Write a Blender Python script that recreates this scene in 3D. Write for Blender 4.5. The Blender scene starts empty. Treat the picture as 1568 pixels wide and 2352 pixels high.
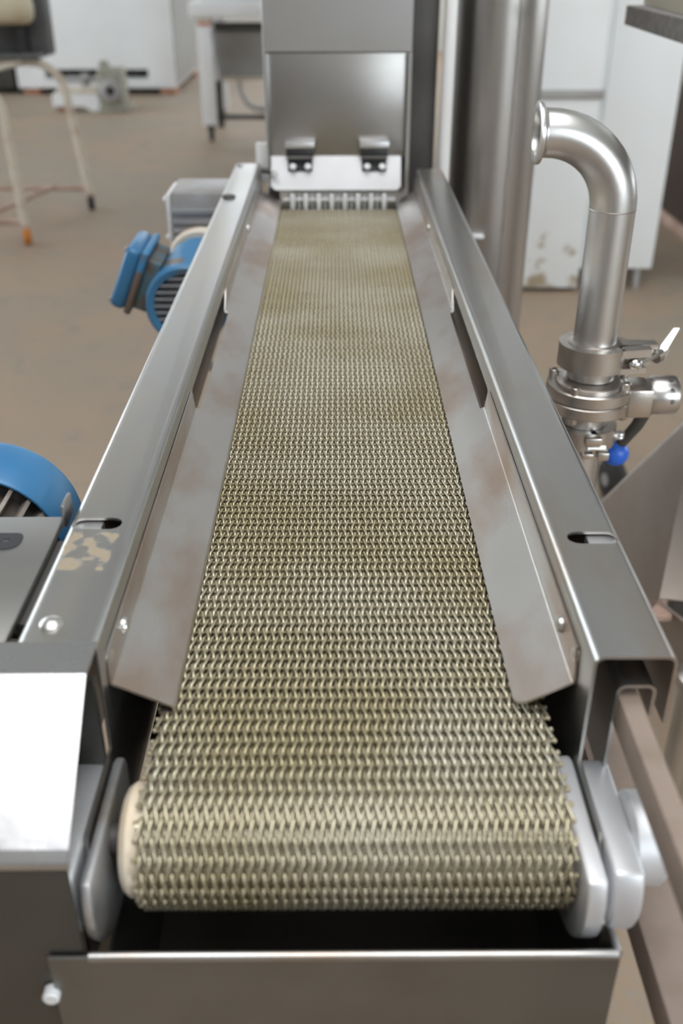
import bpy, bmesh, math, random
from mathutils import Vector, Matrix
random.seed(4)
PI = math.pi
SC = bpy.context.scene
COL = SC.collection

# ---------------------------------------------------------------- camera
cam_d = bpy.data.cameras.new('camera')
cam = bpy.data.objects.new('camera', cam_d)
COL.objects.link(cam)
cam.location = (-0.0035, 0.0, 1.33)
cam.rotation_euler = (math.radians(90 - 29.94), 0, math.radians(-0.309))
cam_d.sensor_fit = 'VERTICAL'
cam_d.sensor_height = 36.0
cam_d.sensor_width = 24.0
cam_d.lens = 34.44
cam_d.clip_start = 0.02
cam_d.dof.use_dof = True
cam_d.dof.focus_distance = 0.87
cam_d.dof.aperture_fstop = 4.7
SC.camera = cam

# ---------------------------------------------------------------- world, exposure
w = bpy.data.worlds.new('world'); SC.world = w
w.use_nodes = True
w.node_tree.nodes['Background'].inputs[0].default_value = (0.75, 0.85, 1.0, 1)
w.node_tree.nodes['Background'].inputs[1].default_value = 0.6
SC.view_settings.view_transform = 'Standard'
SC.view_settings.look = 'None'
SC.view_settings.gamma = 1.0
SC.view_settings.use_curve_mapping = False
SC.view_settings.exposure = 0.38
SC.cycles.use_denoising = True
SC.cycles.max_bounces = 8
SC.cycles.diffuse_bounces = 4
SC.cycles.glossy_bounces = 5
SC.cycles.sample_clamp_indirect = 6.0
ROOF_LIGHT = 3.6       # roof lights behind the camera
FAR_FILL = 2.2       # fill strip added in the far roof
WINDOW_LIGHT = 4.2     # side windows placed as fill, and the added front window


# ---------------------------------------------------------------- materials
def nodes_of(name):
    m = bpy.data.materials.new(name); m.use_nodes = True
    nt = m.node_tree
    return m, nt, nt.nodes['Principled BSDF']


def mat(name, col, rough=0.5, metal=0.0, col2=None, scale=6.0, lo=0.4, hi=0.65, stretch=None,
        bump=0.0, bscale=120.0, rvar=0.0, emit=0.0, detail=6.0, spec=0.5, world=False):
    """principled material; col2 mixes in through a noise, stretch scales the coordinates"""
    m, nt, b = nodes_of(name)
    N, L = nt.nodes, nt.links
    b.inputs['Roughness'].default_value = rough
    b.inputs['Metallic'].default_value = metal
    b.inputs['Specular IOR Level'].default_value = spec
    b.inputs['Base Color'].default_value = (*col, 1)
    tc = N.new('ShaderNodeTexCoord')
    src = tc.outputs['Object']
    if world: src = N.new('ShaderNodeNewGeometry').outputs['Position']
    if stretch:
        mp = N.new('ShaderNodeMapping'); mp.inputs['Scale'].default_value = stretch
        L.new(src, mp.inputs[0]); src = mp.outputs[0]
    if col2 is not None or rvar:
        nz = N.new('ShaderNodeTexNoise'); nz.inputs['Scale'].default_value = scale
        nz.inputs['Detail'].default_value = detail
        L.new(src, nz.inputs[0])
        rp = N.new('ShaderNodeMapRange')
        rp.inputs[1].default_value = lo; rp.inputs[2].default_value = hi
        L.new(nz.outputs[0], rp.inputs[0])
        if col2 is not None:
            mx = N.new('ShaderNodeMix'); mx.data_type = 'RGBA'
            mx.inputs[6].default_value = (*col, 1); mx.inputs[7].default_value = (*col2, 1)
            L.new(rp.outputs[0], mx.inputs[0]); L.new(mx.outputs[2], b.inputs['Base Color'])
        if rvar:
            rr = N.new('ShaderNodeMapRange')
            rr.inputs[3].default_value = rough - rvar; rr.inputs[4].default_value = rough + rvar
            L.new(nz.outputs[0], rr.inputs[0]); L.new(rr.outputs[0], b.inputs['Roughness'])
    if bump:
        nb = N.new('ShaderNodeTexNoise'); nb.inputs['Scale'].default_value = bscale
        L.new(src, nb.inputs[0])
        bp = N.new('ShaderNodeBump'); bp.inputs['Strength'].default_value = bump
        bp.inputs['Distance'].default_value = 0.002
        L.new(nb.outputs[0], bp.inputs['Height']); L.new(bp.outputs[0], b.inputs['Normal'])
    if emit:
        b.inputs['Emission Color'].default_value = (*col, 1)
        b.inputs['Emission Strength'].default_value = emit
    return m


def add_patch(m, col, x0, x1, y0, y1, scale, thr, rough=0.8, soft=0.008):
    """a dried powder stain inside a rectangle of the object's own coordinates"""
    nt = m.node_tree; N, L = nt.nodes, nt.links
    b = N['Principled BSDF']
    tc = N.new('ShaderNodeTexCoord'); sp = N.new('ShaderNodeSeparateXYZ')
    L.new(tc.outputs['Object'], sp.inputs[0])

    def band(sock, a, c):
        r1 = N.new('ShaderNodeMapRange'); r1.inputs[1].default_value = a; r1.inputs[2].default_value = a + soft
        r2 = N.new('ShaderNodeMapRange'); r2.inputs[1].default_value = c; r2.inputs[2].default_value = c - soft
        L.new(sock, r1.inputs[0]); L.new(sock, r2.inputs[0])
        mu = N.new('ShaderNodeMath'); mu.operation = 'MULTIPLY'
        L.new(r1.outputs[0], mu.inputs[0]); L.new(r2.outputs[0], mu.inputs[1])
        return mu.outputs[0]
    nz = N.new('ShaderNodeTexNoise'); nz.inputs['Scale'].default_value = scale; nz.inputs['Detail'].default_value = 8
    nz.inputs['Distortion'].default_value = 0.25
    L.new(tc.outputs['Object'], nz.inputs[0])
    bx, by = band(sp.outputs[0], x0, x1), band(sp.outputs[1], y0, y1)
    m1 = N.new('ShaderNodeMath'); m1.operation = 'MULTIPLY'
    L.new(bx, m1.inputs[0]); L.new(by, m1.inputs[1])
    ad = N.new('ShaderNodeMath'); ad.operation = 'MULTIPLY'
    L.new(nz.outputs[0], ad.inputs[0]); L.new(m1.outputs[0], ad.inputs[1])
    rp = N.new('ShaderNodeMapRange'); rp.inputs[1].default_value = thr; rp.inputs[2].default_value = thr + 0.05
    L.new(ad.outputs[0], rp.inputs[0])
    old = b.inputs['Base Color'].links[0].from_socket if b.inputs['Base Color'].links else None
    mx = N.new('ShaderNodeMix'); mx.data_type = 'RGBA'
    mx.inputs[6].default_value = b.inputs['Base Color'].default_value
    if old: L.new(old, mx.inputs[6])
    mx.inputs[7].default_value = (*col, 1)
    L.new(rp.outputs[0], mx.inputs[0]); L.new(mx.outputs[2], b.inputs['Base Color'])
    mm = N.new('ShaderNodeMath'); mm.operation = 'SUBTRACT'
    mm.inputs[0].default_value = b.inputs['Metallic'].default_value
    if b.inputs['Metallic'].links: L.new(b.inputs['Metallic'].links[0].from_socket, mm.inputs[0])
    L.new(rp.outputs[0], mm.inputs[1]); mm.use_clamp = True
    L.new(mm.outputs[0], b.inputs['Metallic'])
    return m


STEEL = (0.47, 0.468, 0.46)
M = {}
M['rail'] = mat('brushed_rail', STEEL, 0.34, 1.0, (0.43, 0.36, 0.30), 5, 0.45, 0.72, (3, 1, 3), 0.04, 300, 0.05)  # brown in the colour mix stands in for brown reflections
M['rail_left'] = mat('brushed_rail_left', STEEL, 0.34, 1.0, (0.52, 0.48, 0.43), 5, 0.45, 0.75, (6, 1, 6), 0.04, 300, 0.05)
add_patch(M['rail_left'], (0.30, 0.245, 0.175), -0.200, -0.150, 0.540, 0.606, 75, 0.445, 0.8, 0.010)
M['guide'] = mat('mottled_guide', (0.55, 0.53, 0.51), 0.42, 1.0, (0.44, 0.35, 0.29), 7, 0.46, 0.66, (2, 1, 2), 0.05, 250, 0.06)  # brown stain tone deepened to include an orange-brown reflection
M['steel'] = mat('stainless', (0.60, 0.585, 0.56), 0.30, 1.0, (0.52, 0.49, 0.45), 8, 0.4, 0.7, None, 0.03, 260, 0.05)
M['polish'] = mat('polished_stainless', (0.60, 0.59, 0.575), 0.33, 1.0, (0.50, 0.47, 0.45), 14, 0.45, 0.8, None, 0.0, 100, 0.05)
M['cast'] = mat('machined_steel', (0.60, 0.57, 0.54), 0.32, 1.0, (0.50, 0.45, 0.40), 22, 0.4, 0.7, None, 0.05, 300, 0.06)
M['cover'] = mat('bright_cover', (0.60, 0.60, 0.61), 0.27, 1.0, (0.52, 0.53, 0.55), 16, 0.4, 0.7, None, 0.10, 60, 0.05)
M['door'] = mat('door_sheet', (0.40, 0.39, 0.38), 0.33, 1.0, (0.35, 0.33, 0.31), 4, 0.4, 0.7)
M['housing'] = mat('dark_housing_sheet', (0.13, 0.128, 0.12), 0.40, 0.9, (0.10, 0.098, 0.09), 8)
M['tray'] = mat('tray_sheet', (0.25, 0.248, 0.24), 0.42, 1.0, (0.21, 0.205, 0.195), 12, 0.4, 0.7)
M['hood'] = mat('hood_sheet', (0.50, 0.50, 0.50), 0.36, 1.0, (0.44, 0.42, 0.40), 3, 0.4, 0.7, None, 0.03, 200, 0.04)
M['flap'] = mat('flap_sheet', (0.66, 0.66, 0.67), 0.42, 1.0, (0.70, 0.70, 0.72), 20, 0.4, 0.7)
M['alloy'] = mat('bearing_alloy', (0.74, 0.75, 0.77), 0.45, 0.6, (0.66, 0.66, 0.68), 12, 0.4, 0.7)
M['belt'] = mat('mesh_wire', (0.58, 0.54, 0.43), 0.29, 0.72, (0.46, 0.40, 0.255), 7, 0.38, 0.62, world=True, detail=8)
M['rod'] = mat('rod_wire', (0.48, 0.43, 0.32), 0.42, 0.6, (0.38, 0.32, 0.20), 9, 0.35, 0.65, world=True)
M['alloy_worn'] = mat('worn_bearing_alloy', (0.50, 0.50, 0.51), 0.42, 0.7, (0.34, 0.30, 0.24), 25, 0.5, 0.7)
M['drum'] = mat('cream_plastic', (0.74, 0.66, 0.54), 0.45, 0, (0.66, 0.52, 0.36), 22, 0.45, 0.7)
M['bed'] = mat('soiled_bed', (0.46, 0.40, 0.28), 0.6, 0.0, (0.36, 0.30, 0.19), 12)
M['plate'] = mat('platform_sheet', (0.31, 0.31, 0.305), 0.42, 1.0, (0.36, 0.35, 0.33), 12, 0.4, 0.7)
M['black'] = mat('black_plastic', (0.02, 0.02, 0.023), 0.45, 0, (0.03, 0.03, 0.03), 12)
M['rubber'] = mat('black_rubber', (0.025, 0.023, 0.022), 0.75, 0, (0.04, 0.035, 0.03), 12)
M['blue'] = mat('blue_paint', (0.03, 0.145, 0.31), 0.38, 0, (0.04, 0.17, 0.33), 9, 0.4, 0.7)
M['blue_worn'] = mat('worn_blue_paint', (0.045, 0.19, 0.37), 0.45, 0, (0.13, 0.10, 0.08), 16, 0.56, 0.62)
M['ball'] = mat('blue_knob_plastic', (0.02, 0.12, 0.62), 0.35, 0, (0.025, 0.14, 0.66), 40)
M['boxbase'] = mat('worn_teal_brown', (0.07, 0.13, 0.16), 0.6, 0, (0.10, 0.075, 0.06), 25, 0.45, 0.6)
M['fin'] = mat('dusty_iron', (0.12, 0.10, 0.085), 0.8, 0.1, (0.30, 0.27, 0.24), 30, 0.4, 0.62)
M['grille'] = mat('grille_grey', (0.20, 0.22, 0.26), 0.6, 0.2, (0.26, 0.25, 0.25), 20)
M['greycast'] = mat('grey_cast_alloy', (0.40, 0.40, 0.41), 0.5, 0.5, (0.34, 0.32, 0.30), 14)
M['cream'] = mat('cream_paint', (0.66, 0.60, 0.50), 0.5, 0, (0.55, 0.42, 0.33), 12, 0.5, 0.66)
M['pink'] = mat('rusty_cream_paint', (0.52, 0.38, 0.31), 0.6, 0, (0.40, 0.26, 0.20), 9, 0.42, 0.62)
M['white'] = mat('white_enamel', (0.80, 0.80, 0.80), 0.35, 0, (0.76, 0.76, 0.755), 3, 0.4, 0.7)
M['white_stain'] = mat('white_enamel_stained', (0.78, 0.80, 0.81), 0.4, 0, (0.75, 0.76, 0.755), 3, 0.4, 0.7)
M['cab_panel'] = mat('cabinet_enamel', (0.78, 0.80, 0.81), 0.4, 0, (0.75, 0.76, 0.755), 3, 0.4, 0.7)
M['side_grey'] = mat('grey_side', (0.32, 0.32, 0.31), 0.5, 0, (0.28, 0.27, 0.25), 3)
M['dark'] = mat('shade_black', (0.02, 0.018, 0.016), 0.7, 0, (0.04, 0.03, 0.025), 5)  # black stands in for shade inside and under things
M['brown'] = mat('dark_brown_paint', (0.045, 0.028, 0.022), 0.6, 0, (0.06, 0.035, 0.026), 4)
M['terracotta'] = mat('terracotta', (0.40, 0.19, 0.11), 0.8, 0, (0.33, 0.15, 0.09), 14)
M['orange'] = mat('orange_wheel', (0.62, 0.22, 0.02), 0.5, 0, (0.55, 0.18, 0.02), 20)
M['sheeter'] = mat('dark_grey_paint', (0.085, 0.085, 0.088), 0.5, 0, (0.12, 0.12, 0.12), 5)
M['roller'] = mat('cream_roller', (0.62, 0.55, 0.40), 0.5, 0, (0.56, 0.48, 0.33), 8)
M['pump'] = mat('dull_pump_casting', (0.34, 0.33, 0.28), 0.6, 0.3, (0.26, 0.24, 0.19), 10)
M['darksteel'] = mat('dark_steel', (0.10, 0.095, 0.09), 0.55, 0.5, (0.06, 0.055, 0.05), 8)
M['grey'] = mat('grey_panel', (0.36, 0.355, 0.34), 0.5, 0.2, (0.27, 0.25, 0.24), 3)
M['tank'] = mat('tank_steel', (0.46, 0.44, 0.42), 0.33, 1.0, (0.34, 0.30, 0.27), 3, 0.4, 0.7, (1, 1, 0.3), 0.03, 200, 0.05)
M['tank_weld'] = mat('weld_bead', (0.5, 0.46, 0.43), 0.4, 1.0, (0.42, 0.36, 0.33), 30)
M['chute'] = mat('chute_sheet', (0.42, 0.37, 0.33), 0.40, 1.0, (0.35, 0.29, 0.25), 5, 0.4, 0.7, None, 0.05, 80, 0.06)  # brown reflection of the floor put into the base colour
M['bar'] = mat('dusty_pinkish_bar', (0.235, 0.18, 0.148), 0.7, 0.0, (0.20, 0.15, 0.118), 30, 0.45, 0.65, None, 0.05, 200)
M['foam'] = mat('grey_felt_edge', (0.16, 0.15, 0.145), 0.9, 0, (0.22, 0.20, 0.185), 60, 0.4, 0.65)
M['creamtop'] = mat('cream_board', (0.42, 0.39, 0.29), 0.5, 0, (0.38, 0.35, 0.26), 6)
M['comb'] = mat('white_comb', (0.70, 0.71, 0.72), 0.4, 0, (0.62, 0.63, 0.64), 30)
M['combgrey'] = mat('grey_comb', (0.38, 0.38, 0.38), 0.5, 0, (0.33, 0.33, 0.33), 30)
M['print'] = mat('black_marking', (0.018, 0.018, 0.022), 0.5, 0, (0.025, 0.025, 0.028), 30)
M['red'] = mat('red_sticker', (0.55, 0.13, 0.08), 0.5, 0, (0.5, 0.12, 0.08), 30)
M['wall_dark'] = mat('grey_plaster_wall', (0.45, 0.44, 0.42), 0.8, 0, (0.12, 0.11, 0.10), 1.2)
M['wall'] = mat('plaster_wall', (0.56, 0.54, 0.50), 0.8, 0, (0.50, 0.48, 0.44), 1.2)
M['ceiling'] = mat('ceiling_board', (0.42, 0.42, 0.40), 0.85, 0, (0.38, 0.38, 0.36), 0.8)
M['glass_day'] = mat('daylit_rooflight', (0.98, 0.99, 1.0), 0.6, 0, emit=ROOF_LIGHT)
M['far_fill'] = mat('far_fill_strip', (0.98, 0.99, 1.0), 0.6, 0, emit=FAR_FILL)
M['glass_back'] = mat('daylit_back_window', (0.90, 0.95, 1.0), 0.6, 0, emit=2.8)
M['glass_fill'] = mat('daylit_fill_window', (0.86, 0.94, 1.0), 0.6, 0, emit=WINDOW_LIGHT)


def stain_low(m, z0, z1, col):
    nt = m.node_tree; N, L = nt.nodes, nt.links; b = N['Principled BSDF']
    tc = N.new('ShaderNodeTexCoord'); sp = N.new('ShaderNodeSeparateXYZ'); L.new(tc.outputs['Object'], sp.inputs[0])
    r1 = N.new('ShaderNodeMapRange'); r1.inputs[1].default_value = z1; r1.inputs[2].default_value = z0
    r1.inputs[3].default_value = 0.0; r1.inputs[4].default_value = 0.22
    L.new(sp.outputs[2], r1.inputs[0])
    nz = N.new('ShaderNodeTexNoise'); nz.inputs['Scale'].default_value = 13; nz.inputs['Detail'].default_value = 5
    L.new(tc.outputs['Object'], nz.inputs[0])
    ad = N.new('ShaderNodeMath'); L.new(nz.outputs[0], ad.inputs[0]); L.new(r1.outputs[0], ad.inputs[1])
    rp = N.new('ShaderNodeMapRange'); rp.inputs[1].default_value = 0.70; rp.inputs[2].default_value = 0.80
    L.new(ad.outputs[0], rp.inputs[0])
    old = b.inputs['Base Color'].links[0].from_socket
    mx = N.new('ShaderNodeMix'); mx.data_type = 'RGBA'
    L.new(old, mx.inputs[6]); mx.inputs[7].default_value = (*col, 1)
    L.new(rp.outputs[0], mx.inputs[0]); L.new(mx.outputs[2], b.inputs['Base Color'])


stain_low(M['white_stain'], 0.0, 0.45, (0.40, 0.33, 0.23))


def floor_mat():
    m, nt, b = nodes_of('stained_concrete')
    N, L = nt.nodes, nt.links
    tc = N.new('ShaderNodeTexCoord')

    def noise(s, d=6, dist=0.0):
        n = N.new('ShaderNodeTexNoise'); n.inputs['Scale'].default_value = s; n.inputs['Detail'].default_value = d
        n.inputs['Distortion'].default_value = dist
        L.new(tc.outputs['Object'], n.inputs[0]); return n.outputs[0]

    def ramp(s, a, c):
        r = N.new('ShaderNodeMapRange'); r.inputs[1].default_value = a; r.inputs[2].default_value = c
        L.new(s, r.inputs[0]); return r.outputs[0]

    def mix(f, c1, c2):
        x = N.new('ShaderNodeMix'); x.data_type = 'RGBA'
        L.new(f, x.inputs[0])
        for i, c in ((6, c1), (7, c2)):
            if isinstance(c, tuple): x.inputs[i].default_value = (*c, 1)
            else: L.new(c, x.inputs[i])
        return x.outputs[2]
    c = mix(ramp(noise(0.9, 4, 0.5), 0.35, 0.65), (0.345, 0.245, 0.165), (0.28, 0.225, 0.17))
    c = mix(ramp(noise(2.3, 8), 0.5, 0.75), c, (0.36, 0.245, 0.165))
    c = mix(ramp(noise(7, 8, 0.4), 0.55, 0.8), c, (0.215, 0.19, 0.165))
    c = mix(ramp(noise(60, 3), 0.45, 0.8), c, (0.29, 0.25, 0.21))
    L.new(c, b.inputs['Base Color'])
    b.inputs['Roughness'].default_value = 0.62
    b.inputs['Specular IOR Level'].default_value = 0.35
    return m


M['floor'] = floor_mat()


# ---------------------------------------------------------------- mesh helpers
def frame(axis):
    a = Vector(axis).normalized()
    t = Vector((0, 0, 1)) if abs(a.z) < 0.9 else Vector((1, 0, 0))
    u = a.cross(t).normalized()
    return a, u, a.cross(u).normalized()


class MB:
    def __init__(self): self.bm = bmesh.new()

    def box(self, x0, x1, y0, y1, z0, z1, bev=0.0, seg=2, rot=None):
        t = bmesh.new()
        bmesh.ops.create_cube(t, size=1)
        bmesh.ops.scale(t, vec=(abs(x1 - x0), abs(y1 - y0), abs(z1 - z0)), verts=t.verts)
        if bev: bmesh.ops.bevel(t, geom=t.edges[:], offset=bev, segments=seg, profile=0.5, affect='EDGES')
        if rot is not None: bmesh.ops.transform(t, matrix=rot.to_4x4(), verts=t.verts)
        bmesh.ops.translate(t, vec=((x0 + x1) / 2, (y0 + y1) / 2, (z0 + z1) / 2), verts=t.verts)
        self._merge(t); return self

    def _merge(self, t):
        me = bpy.data.meshes.new('tmp'); t.to_mesh(me); t.free()
        self.bm.from_mesh(me); bpy.data.meshes.remove(me)

    def ring(self, c, u, v, r, n):
        return [self.bm.verts.new(Vector(c) + u * (r * math.cos(2 * PI * i / n)) + v * (r * math.sin(2 * PI * i / n))) for i in range(n)]

    def skin(self, rings, caps=True, closed=False):
        n = len(rings[0]); k = len(rings)
        for j in range(k if closed else k - 1):
            a, b = rings[j], rings[(j + 1) % k]
            for i in range(n):
                try: self.bm.faces.new((a[i], a[(i + 1) % n], b[(i + 1) % n], b[i]))
                except ValueError: pass
        if caps and not closed:
            self.bm.faces.new(rings[0][::-1]); self.bm.faces.new(rings[-1])

    def lathe(self, prof, c, axis, n=32, caps=True, closed=False):
        """prof: (radius, distance along axis) pairs"""
        a, u, v = frame(axis); c = Vector(c)
        self.skin([self.ring(c + a * h, u, v, max(r, 1e-4), n) for r, h in prof], caps, closed); return self

    def cyl(self, p0, p1, r, n=24, bev=0.0):
        p0, p1 = Vector(p0), Vector(p1); l = (p1 - p0).length
        if bev: pr = [(r - bev, 0), (r, bev), (r, l - bev), (r - bev, l)]
        else: pr = [(r, 0), (r, l)]
        return self.lathe(pr, p0, p1 - p0, n)

    def tube(self, pts, r, n=12, caps=True):
        pts = [Vector(p) for p in pts]
        d0 = (pts[1] - pts[0]).normalized(); _, u, v = frame(d0)
        rings = []; prev = d0
        for i, p in enumerate(pts):
            if i == 0: d = d0
            elif i == len(pts) - 1: d = (pts[i] - pts[i - 1]).normalized()
            else: d = ((pts[i + 1] - p).normalized() + (p - pts[i - 1]).normalized()).normalized()
            q = prev.rotation_difference(d); u = q @ u; v = q @ v; prev = d
            rr = r[i] if isinstance(r, (list, tuple)) else r
            rings.append(self.ring(p, u, v, rr, n))
        self.skin(rings, caps); return self

    def prism(self, poly, plane, a0, a1):
        """poly in 2D, extruded: plane 'yz' along x, 'xz' along y, 'xy' along z"""
        def P(p, a):
            return {'yz': (a, p[0], p[1]), 'xz': (p[0], a, p[1]), 'xy': (p[0], p[1], a)}[plane]
        A = [self.bm.verts.new(P(p, a0)) for p in poly]; B = [self.bm.verts.new(P(p, a1)) for p in poly]
        n = len(poly)
        for i in range(n): self.bm.faces.new((A[i], A[(i + 1) % n], B[(i + 1) % n], B[i]))
        self.bm.faces.new(A[::-1]); self.bm.faces.new(B); return self

    def slab(self, quad, th):
        """a flat sheet through four or more 3D points, with thickness"""
        q = [Vector(p) for p in quad]
        nrm = (q[1] - q[0]).cross(q[2] - q[0]).normalized() * th
        A = [self.bm.verts.new(p) for p in q]; B = [self.bm.verts.new(p + nrm) for p in q]; n = len(q)
        for i in range(n): self.bm.faces.new((A[i], A[(i + 1) % n], B[(i + 1) % n], B[i]))
        self.bm.faces.new(A[::-1]); self.bm.faces.new(B); return self

    def sheet(self, pts, th, y0, y1, rad=0.004):
        """bent sheet metal: open polyline in XZ with rounded bends, extruded along Y"""
        return self.prism(strip(pts, th, rad), 'xz', y0, y1)

    def sphere(self, c, r, sc=(1, 1, 1), u=24, v=14):
        t = bmesh.new(); bmesh.ops.create_uvsphere(t, u_segments=u, v_segments=v, radius=r)
        bmesh.ops.scale(t, vec=sc, verts=t.verts); bmesh.ops.translate(t, vec=c, verts=t.verts)
        self._merge(t); return self

    def mesh(self, name, origin=(0, 0, 0), angle=35):
        bm = self.bm
        bmesh.ops.recalc_face_normals(bm, faces=bm.faces[:])
        lim = math.radians(angle)
        for f in bm.faces: f.smooth = True
        for e in bm.edges:
            if len(e.link_faces) == 2: e.smooth = e.calc_face_angle(0) < lim
        bmesh.ops.translate(bm, vec=-Vector(origin), verts=bm.verts)
        me = bpy.data.meshes.new(name); bm.to_mesh(me); bm.free()
        return me

    def soften(self, off, lim=50):
        bm = self.bm
        bmesh.ops.recalc_face_normals(bm, faces=bm.faces[:])
        ed = [e for e in bm.edges if len(e.link_faces) == 2 and e.calc_face_angle(0) > math.radians(lim)]
        bmesh.ops.bevel(bm, geom=ed, offset=off, segments=3, profile=0.5, affect='EDGES', clamp_overlap=True)
        return self

    def build(self, name, m, parent=None, angle=35, cut=None, **tags):
        org = ORG.get(parent.name, Vector((0, 0, 0))) if parent else Vector((0, 0, 0))
        me = self.mesh(name, org, angle)
        if cut is not None: me = boolean(me, cut, org, angle)
        me.materials.clear(); me.materials.append(m)
        o = bpy.data.objects.new(name, me); COL.objects.link(o)
        if parent: o.parent = parent
        ORG[o.name] = org
        for k, v in tags.items(): o[k] = v
        return o


ORG = {}


def boolean(me, cutter, org, angle):
    """subtract the cutter MB from a mesh; both temporary objects are removed again"""
    cm = cutter.mesh('cutter', org)
    a = bpy.data.objects.new('tmp_a', me); b = bpy.data.objects.new('tmp_b', cm)
    COL.objects.link(a); COL.objects.link(b)
    md = a.modifiers.new('b', 'BOOLEAN'); md.operation = 'DIFFERENCE'; md.object = b; md.solver = 'EXACT'
    dg = bpy.context.evaluated_depsgraph_get(); dg.update()
    out = bpy.data.meshes.new_from_object(a.evaluated_get(dg))
    bpy.data.objects.remove(a); bpy.data.objects.remove(b)
    bpy.data.meshes.remove(cm); bpy.data.meshes.remove(me)
    t = bmesh.new(); t.from_mesh(out)
    for f in t.faces: f.smooth = True
    for e in t.edges:
        if len(e.link_faces) == 2: e.smooth = e.calc_face_angle(0) < math.radians(angle)
    t.to_mesh(out); t.free()
    return out


def fillet(pts, rad, n=5):
    out = [Vector(pts[0])]
    for i in range(1, len(pts) - 1):
        p0, p, p1 = Vector(pts[i - 1]), Vector(pts[i]), Vector(pts[i + 1])
        d0, d1 = (p0 - p).normalized(), (p1 - p).normalized()
        ang = d0.angle(d1)
        t = min(rad / math.tan(ang / 2), (p0 - p).length * 0.45, (p1 - p).length * 0.45)
        rr = t * math.tan(ang / 2)
        ctr = p + (d0 + d1).normalized() * (rr / math.sin(ang / 2))
        a, b = p + d0 * t - ctr, p + d1 * t - ctr
        tot = a.angle(b); sg = 1 if a.cross(b) > 0 else -1
        for k in range(n + 1):
            th = sg * tot * k / n
            out.append(ctr + Vector((a.x * math.cos(th) - a.y * math.sin(th), a.x * math.sin(th) + a.y * math.cos(th))))
    out.append(Vector(pts[-1]))
    return out


def strip(pts, th, rad):
    c = fillet(pts, rad); L, R = [], []
    for i, p in enumerate(c):
        d = (c[min(i + 1, len(c) - 1)] - c[max(i - 1, 0)]).normalized()
        nrm = Vector((-d.y, d.x)) * th / 2
        L.append(p + nrm); R.append(p - nrm)
    return [tuple(p) for p in L + R[::-1]]


def arc(cx, cy, r, a0, a1, n):
    return [(cx + r * math.cos(math.radians(a0 + (a1 - a0) * i / n)), cy + r * math.sin(math.radians(a0 + (a1 - a0) * i / n))) for i in range(n + 1)]


def thing(name, label, cat, loc=(0, 0, 0), group=None):
    o = bpy.data.objects.new(name, None); COL.objects.link(o)
    o.empty_display_size = 0.05
    o.location = loc; o['label'] = label; o['category'] = cat
    if group: o['group'] = group
    ORG[o.name] = Vector(loc)
    return o


def tag(o, label, cat, group=None):
    o['label'] = label; o['category'] = cat
    if group: o['group'] = group
    return o


def struct(mb, name, m):
    o = mb.build(name, m); o['kind'] = 'structure'; return o


def share(src, name, delta, parent):
    """a copy of a part, sharing its mesh data, moved by delta"""
    c = src.copy(); c.name = name; COL.objects.link(c)
    c.parent = parent; c.location = Vector(src.location) + Vector(delta)
    ORG[c.name] = ORG[src.name]
    return c


# ================================================================ the room
struct(MB().box(-7, 6, -2.6, 16, -0.12, 0.0), 'floor', M['floor'])
struct(MB().box(-7, 6, 16, 16.15, 0, 4.4), 'wall_back', M['wall'])
struct(MB().box(-7, 6, -2.75, -2.6, 0, 4.4), 'wall_front', M['wall_dark'])  # unseen wall, set close and toned for its reflection in the steel
struct(MB().box(-7.15, -7, -2.75, 16.15, 0, 4.4), 'wall_left', M['wall'])
struct(MB().box(6, 6.15, -2.75, 16.15, 0, 4.4), 'wall_right', M['wall'])
struct(MB().box(-7.15, 6.15, -2.75, 16.15, 4.4, 4.5), 'ceiling', M['ceiling'])
n = 1
for (x0, x1, y0, y1, k) in ((-1.4, 1.4, -1.9, 1.8, 'glass_day'), (-6.0, 5.0, 14.0, 15.4, 'far_fill')):  # the far strip is unseen, added to light the back
    o = struct(MB().box(x0, x1, y0, y1, 4.34, 4.39), 'window_%d' % n, M[k])
    f = MB()
    for (a, b, c, d) in ((x0 - .06, x1 + .06, y0 - .06, y0), (x0 - .06, x1 + .06, y1, y1 + .06), (x0 - .06, x0, y0, y1), (x1, x1 + .06, y0, y1)):
        f.box(a, b, c, d, 4.30, 4.4)
    f.build('window_frame', M['white'], o)
    n += 1
for (x0, x1) in ((-5.5, -3.0), (-1.8, 0.7), (1.9, 4.4)):
    o = struct(MB().box(x0, x1, 15.93, 15.97, 2.5, 3.9), 'window_%d' % n, M['glass_back'])
    f = MB()
    for (a, b, c, d) in ((x0 - .06, x1 + .06, 2.44, 2.5), (x0 - .06, x1 + .06, 3.9, 3.96), (x0 - .06, x0, 2.5, 3.9), (x1, x1 + .06, 2.5, 3.9),
                         ((x0 + x1) / 2 - .02, (x0 + x1) / 2 + .02, 2.5, 3.9)):
        f.box(a, b, 15.9, 16.0, c, d)
    f.build('window_frame', M['white'], o)
    n += 1
for (xw, xi) in ((5.94, 5.97), (-6.97, -6.94)):  # unseen windows, sized and placed to fill the white upright faces
    for (y0, y1) in ((2.2, 5.8), (6.2, 9.8), (10.2, 13.8)):
        o = struct(MB().box(xw, xi, y0, y1, 1.25, 3.9), 'window_%d' % n, M['glass_fill'])
        f = MB()
        xa, xb = (5.9, 6.0) if xw > 0 else (-7.0, -6.9)
        for (a, b, c, d) in ((y0 - .06, y1 + .06, 1.19, 1.25), (y0 - .06, y1 + .06, 3.9, 3.96), (y0 - .06, y0, 1.25, 3.9), (y1, y1 + .06, 1.25, 3.9),
                             ((y0 + y1) / 2 - .03, (y0 + y1) / 2 + .03, 1.25, 3.9), (y0, y1, 2.5, 2.56)):
            f.box(xa, xb, a, b, c, d)
        f.build('window_frame', M['white'], o)
        n += 1

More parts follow.
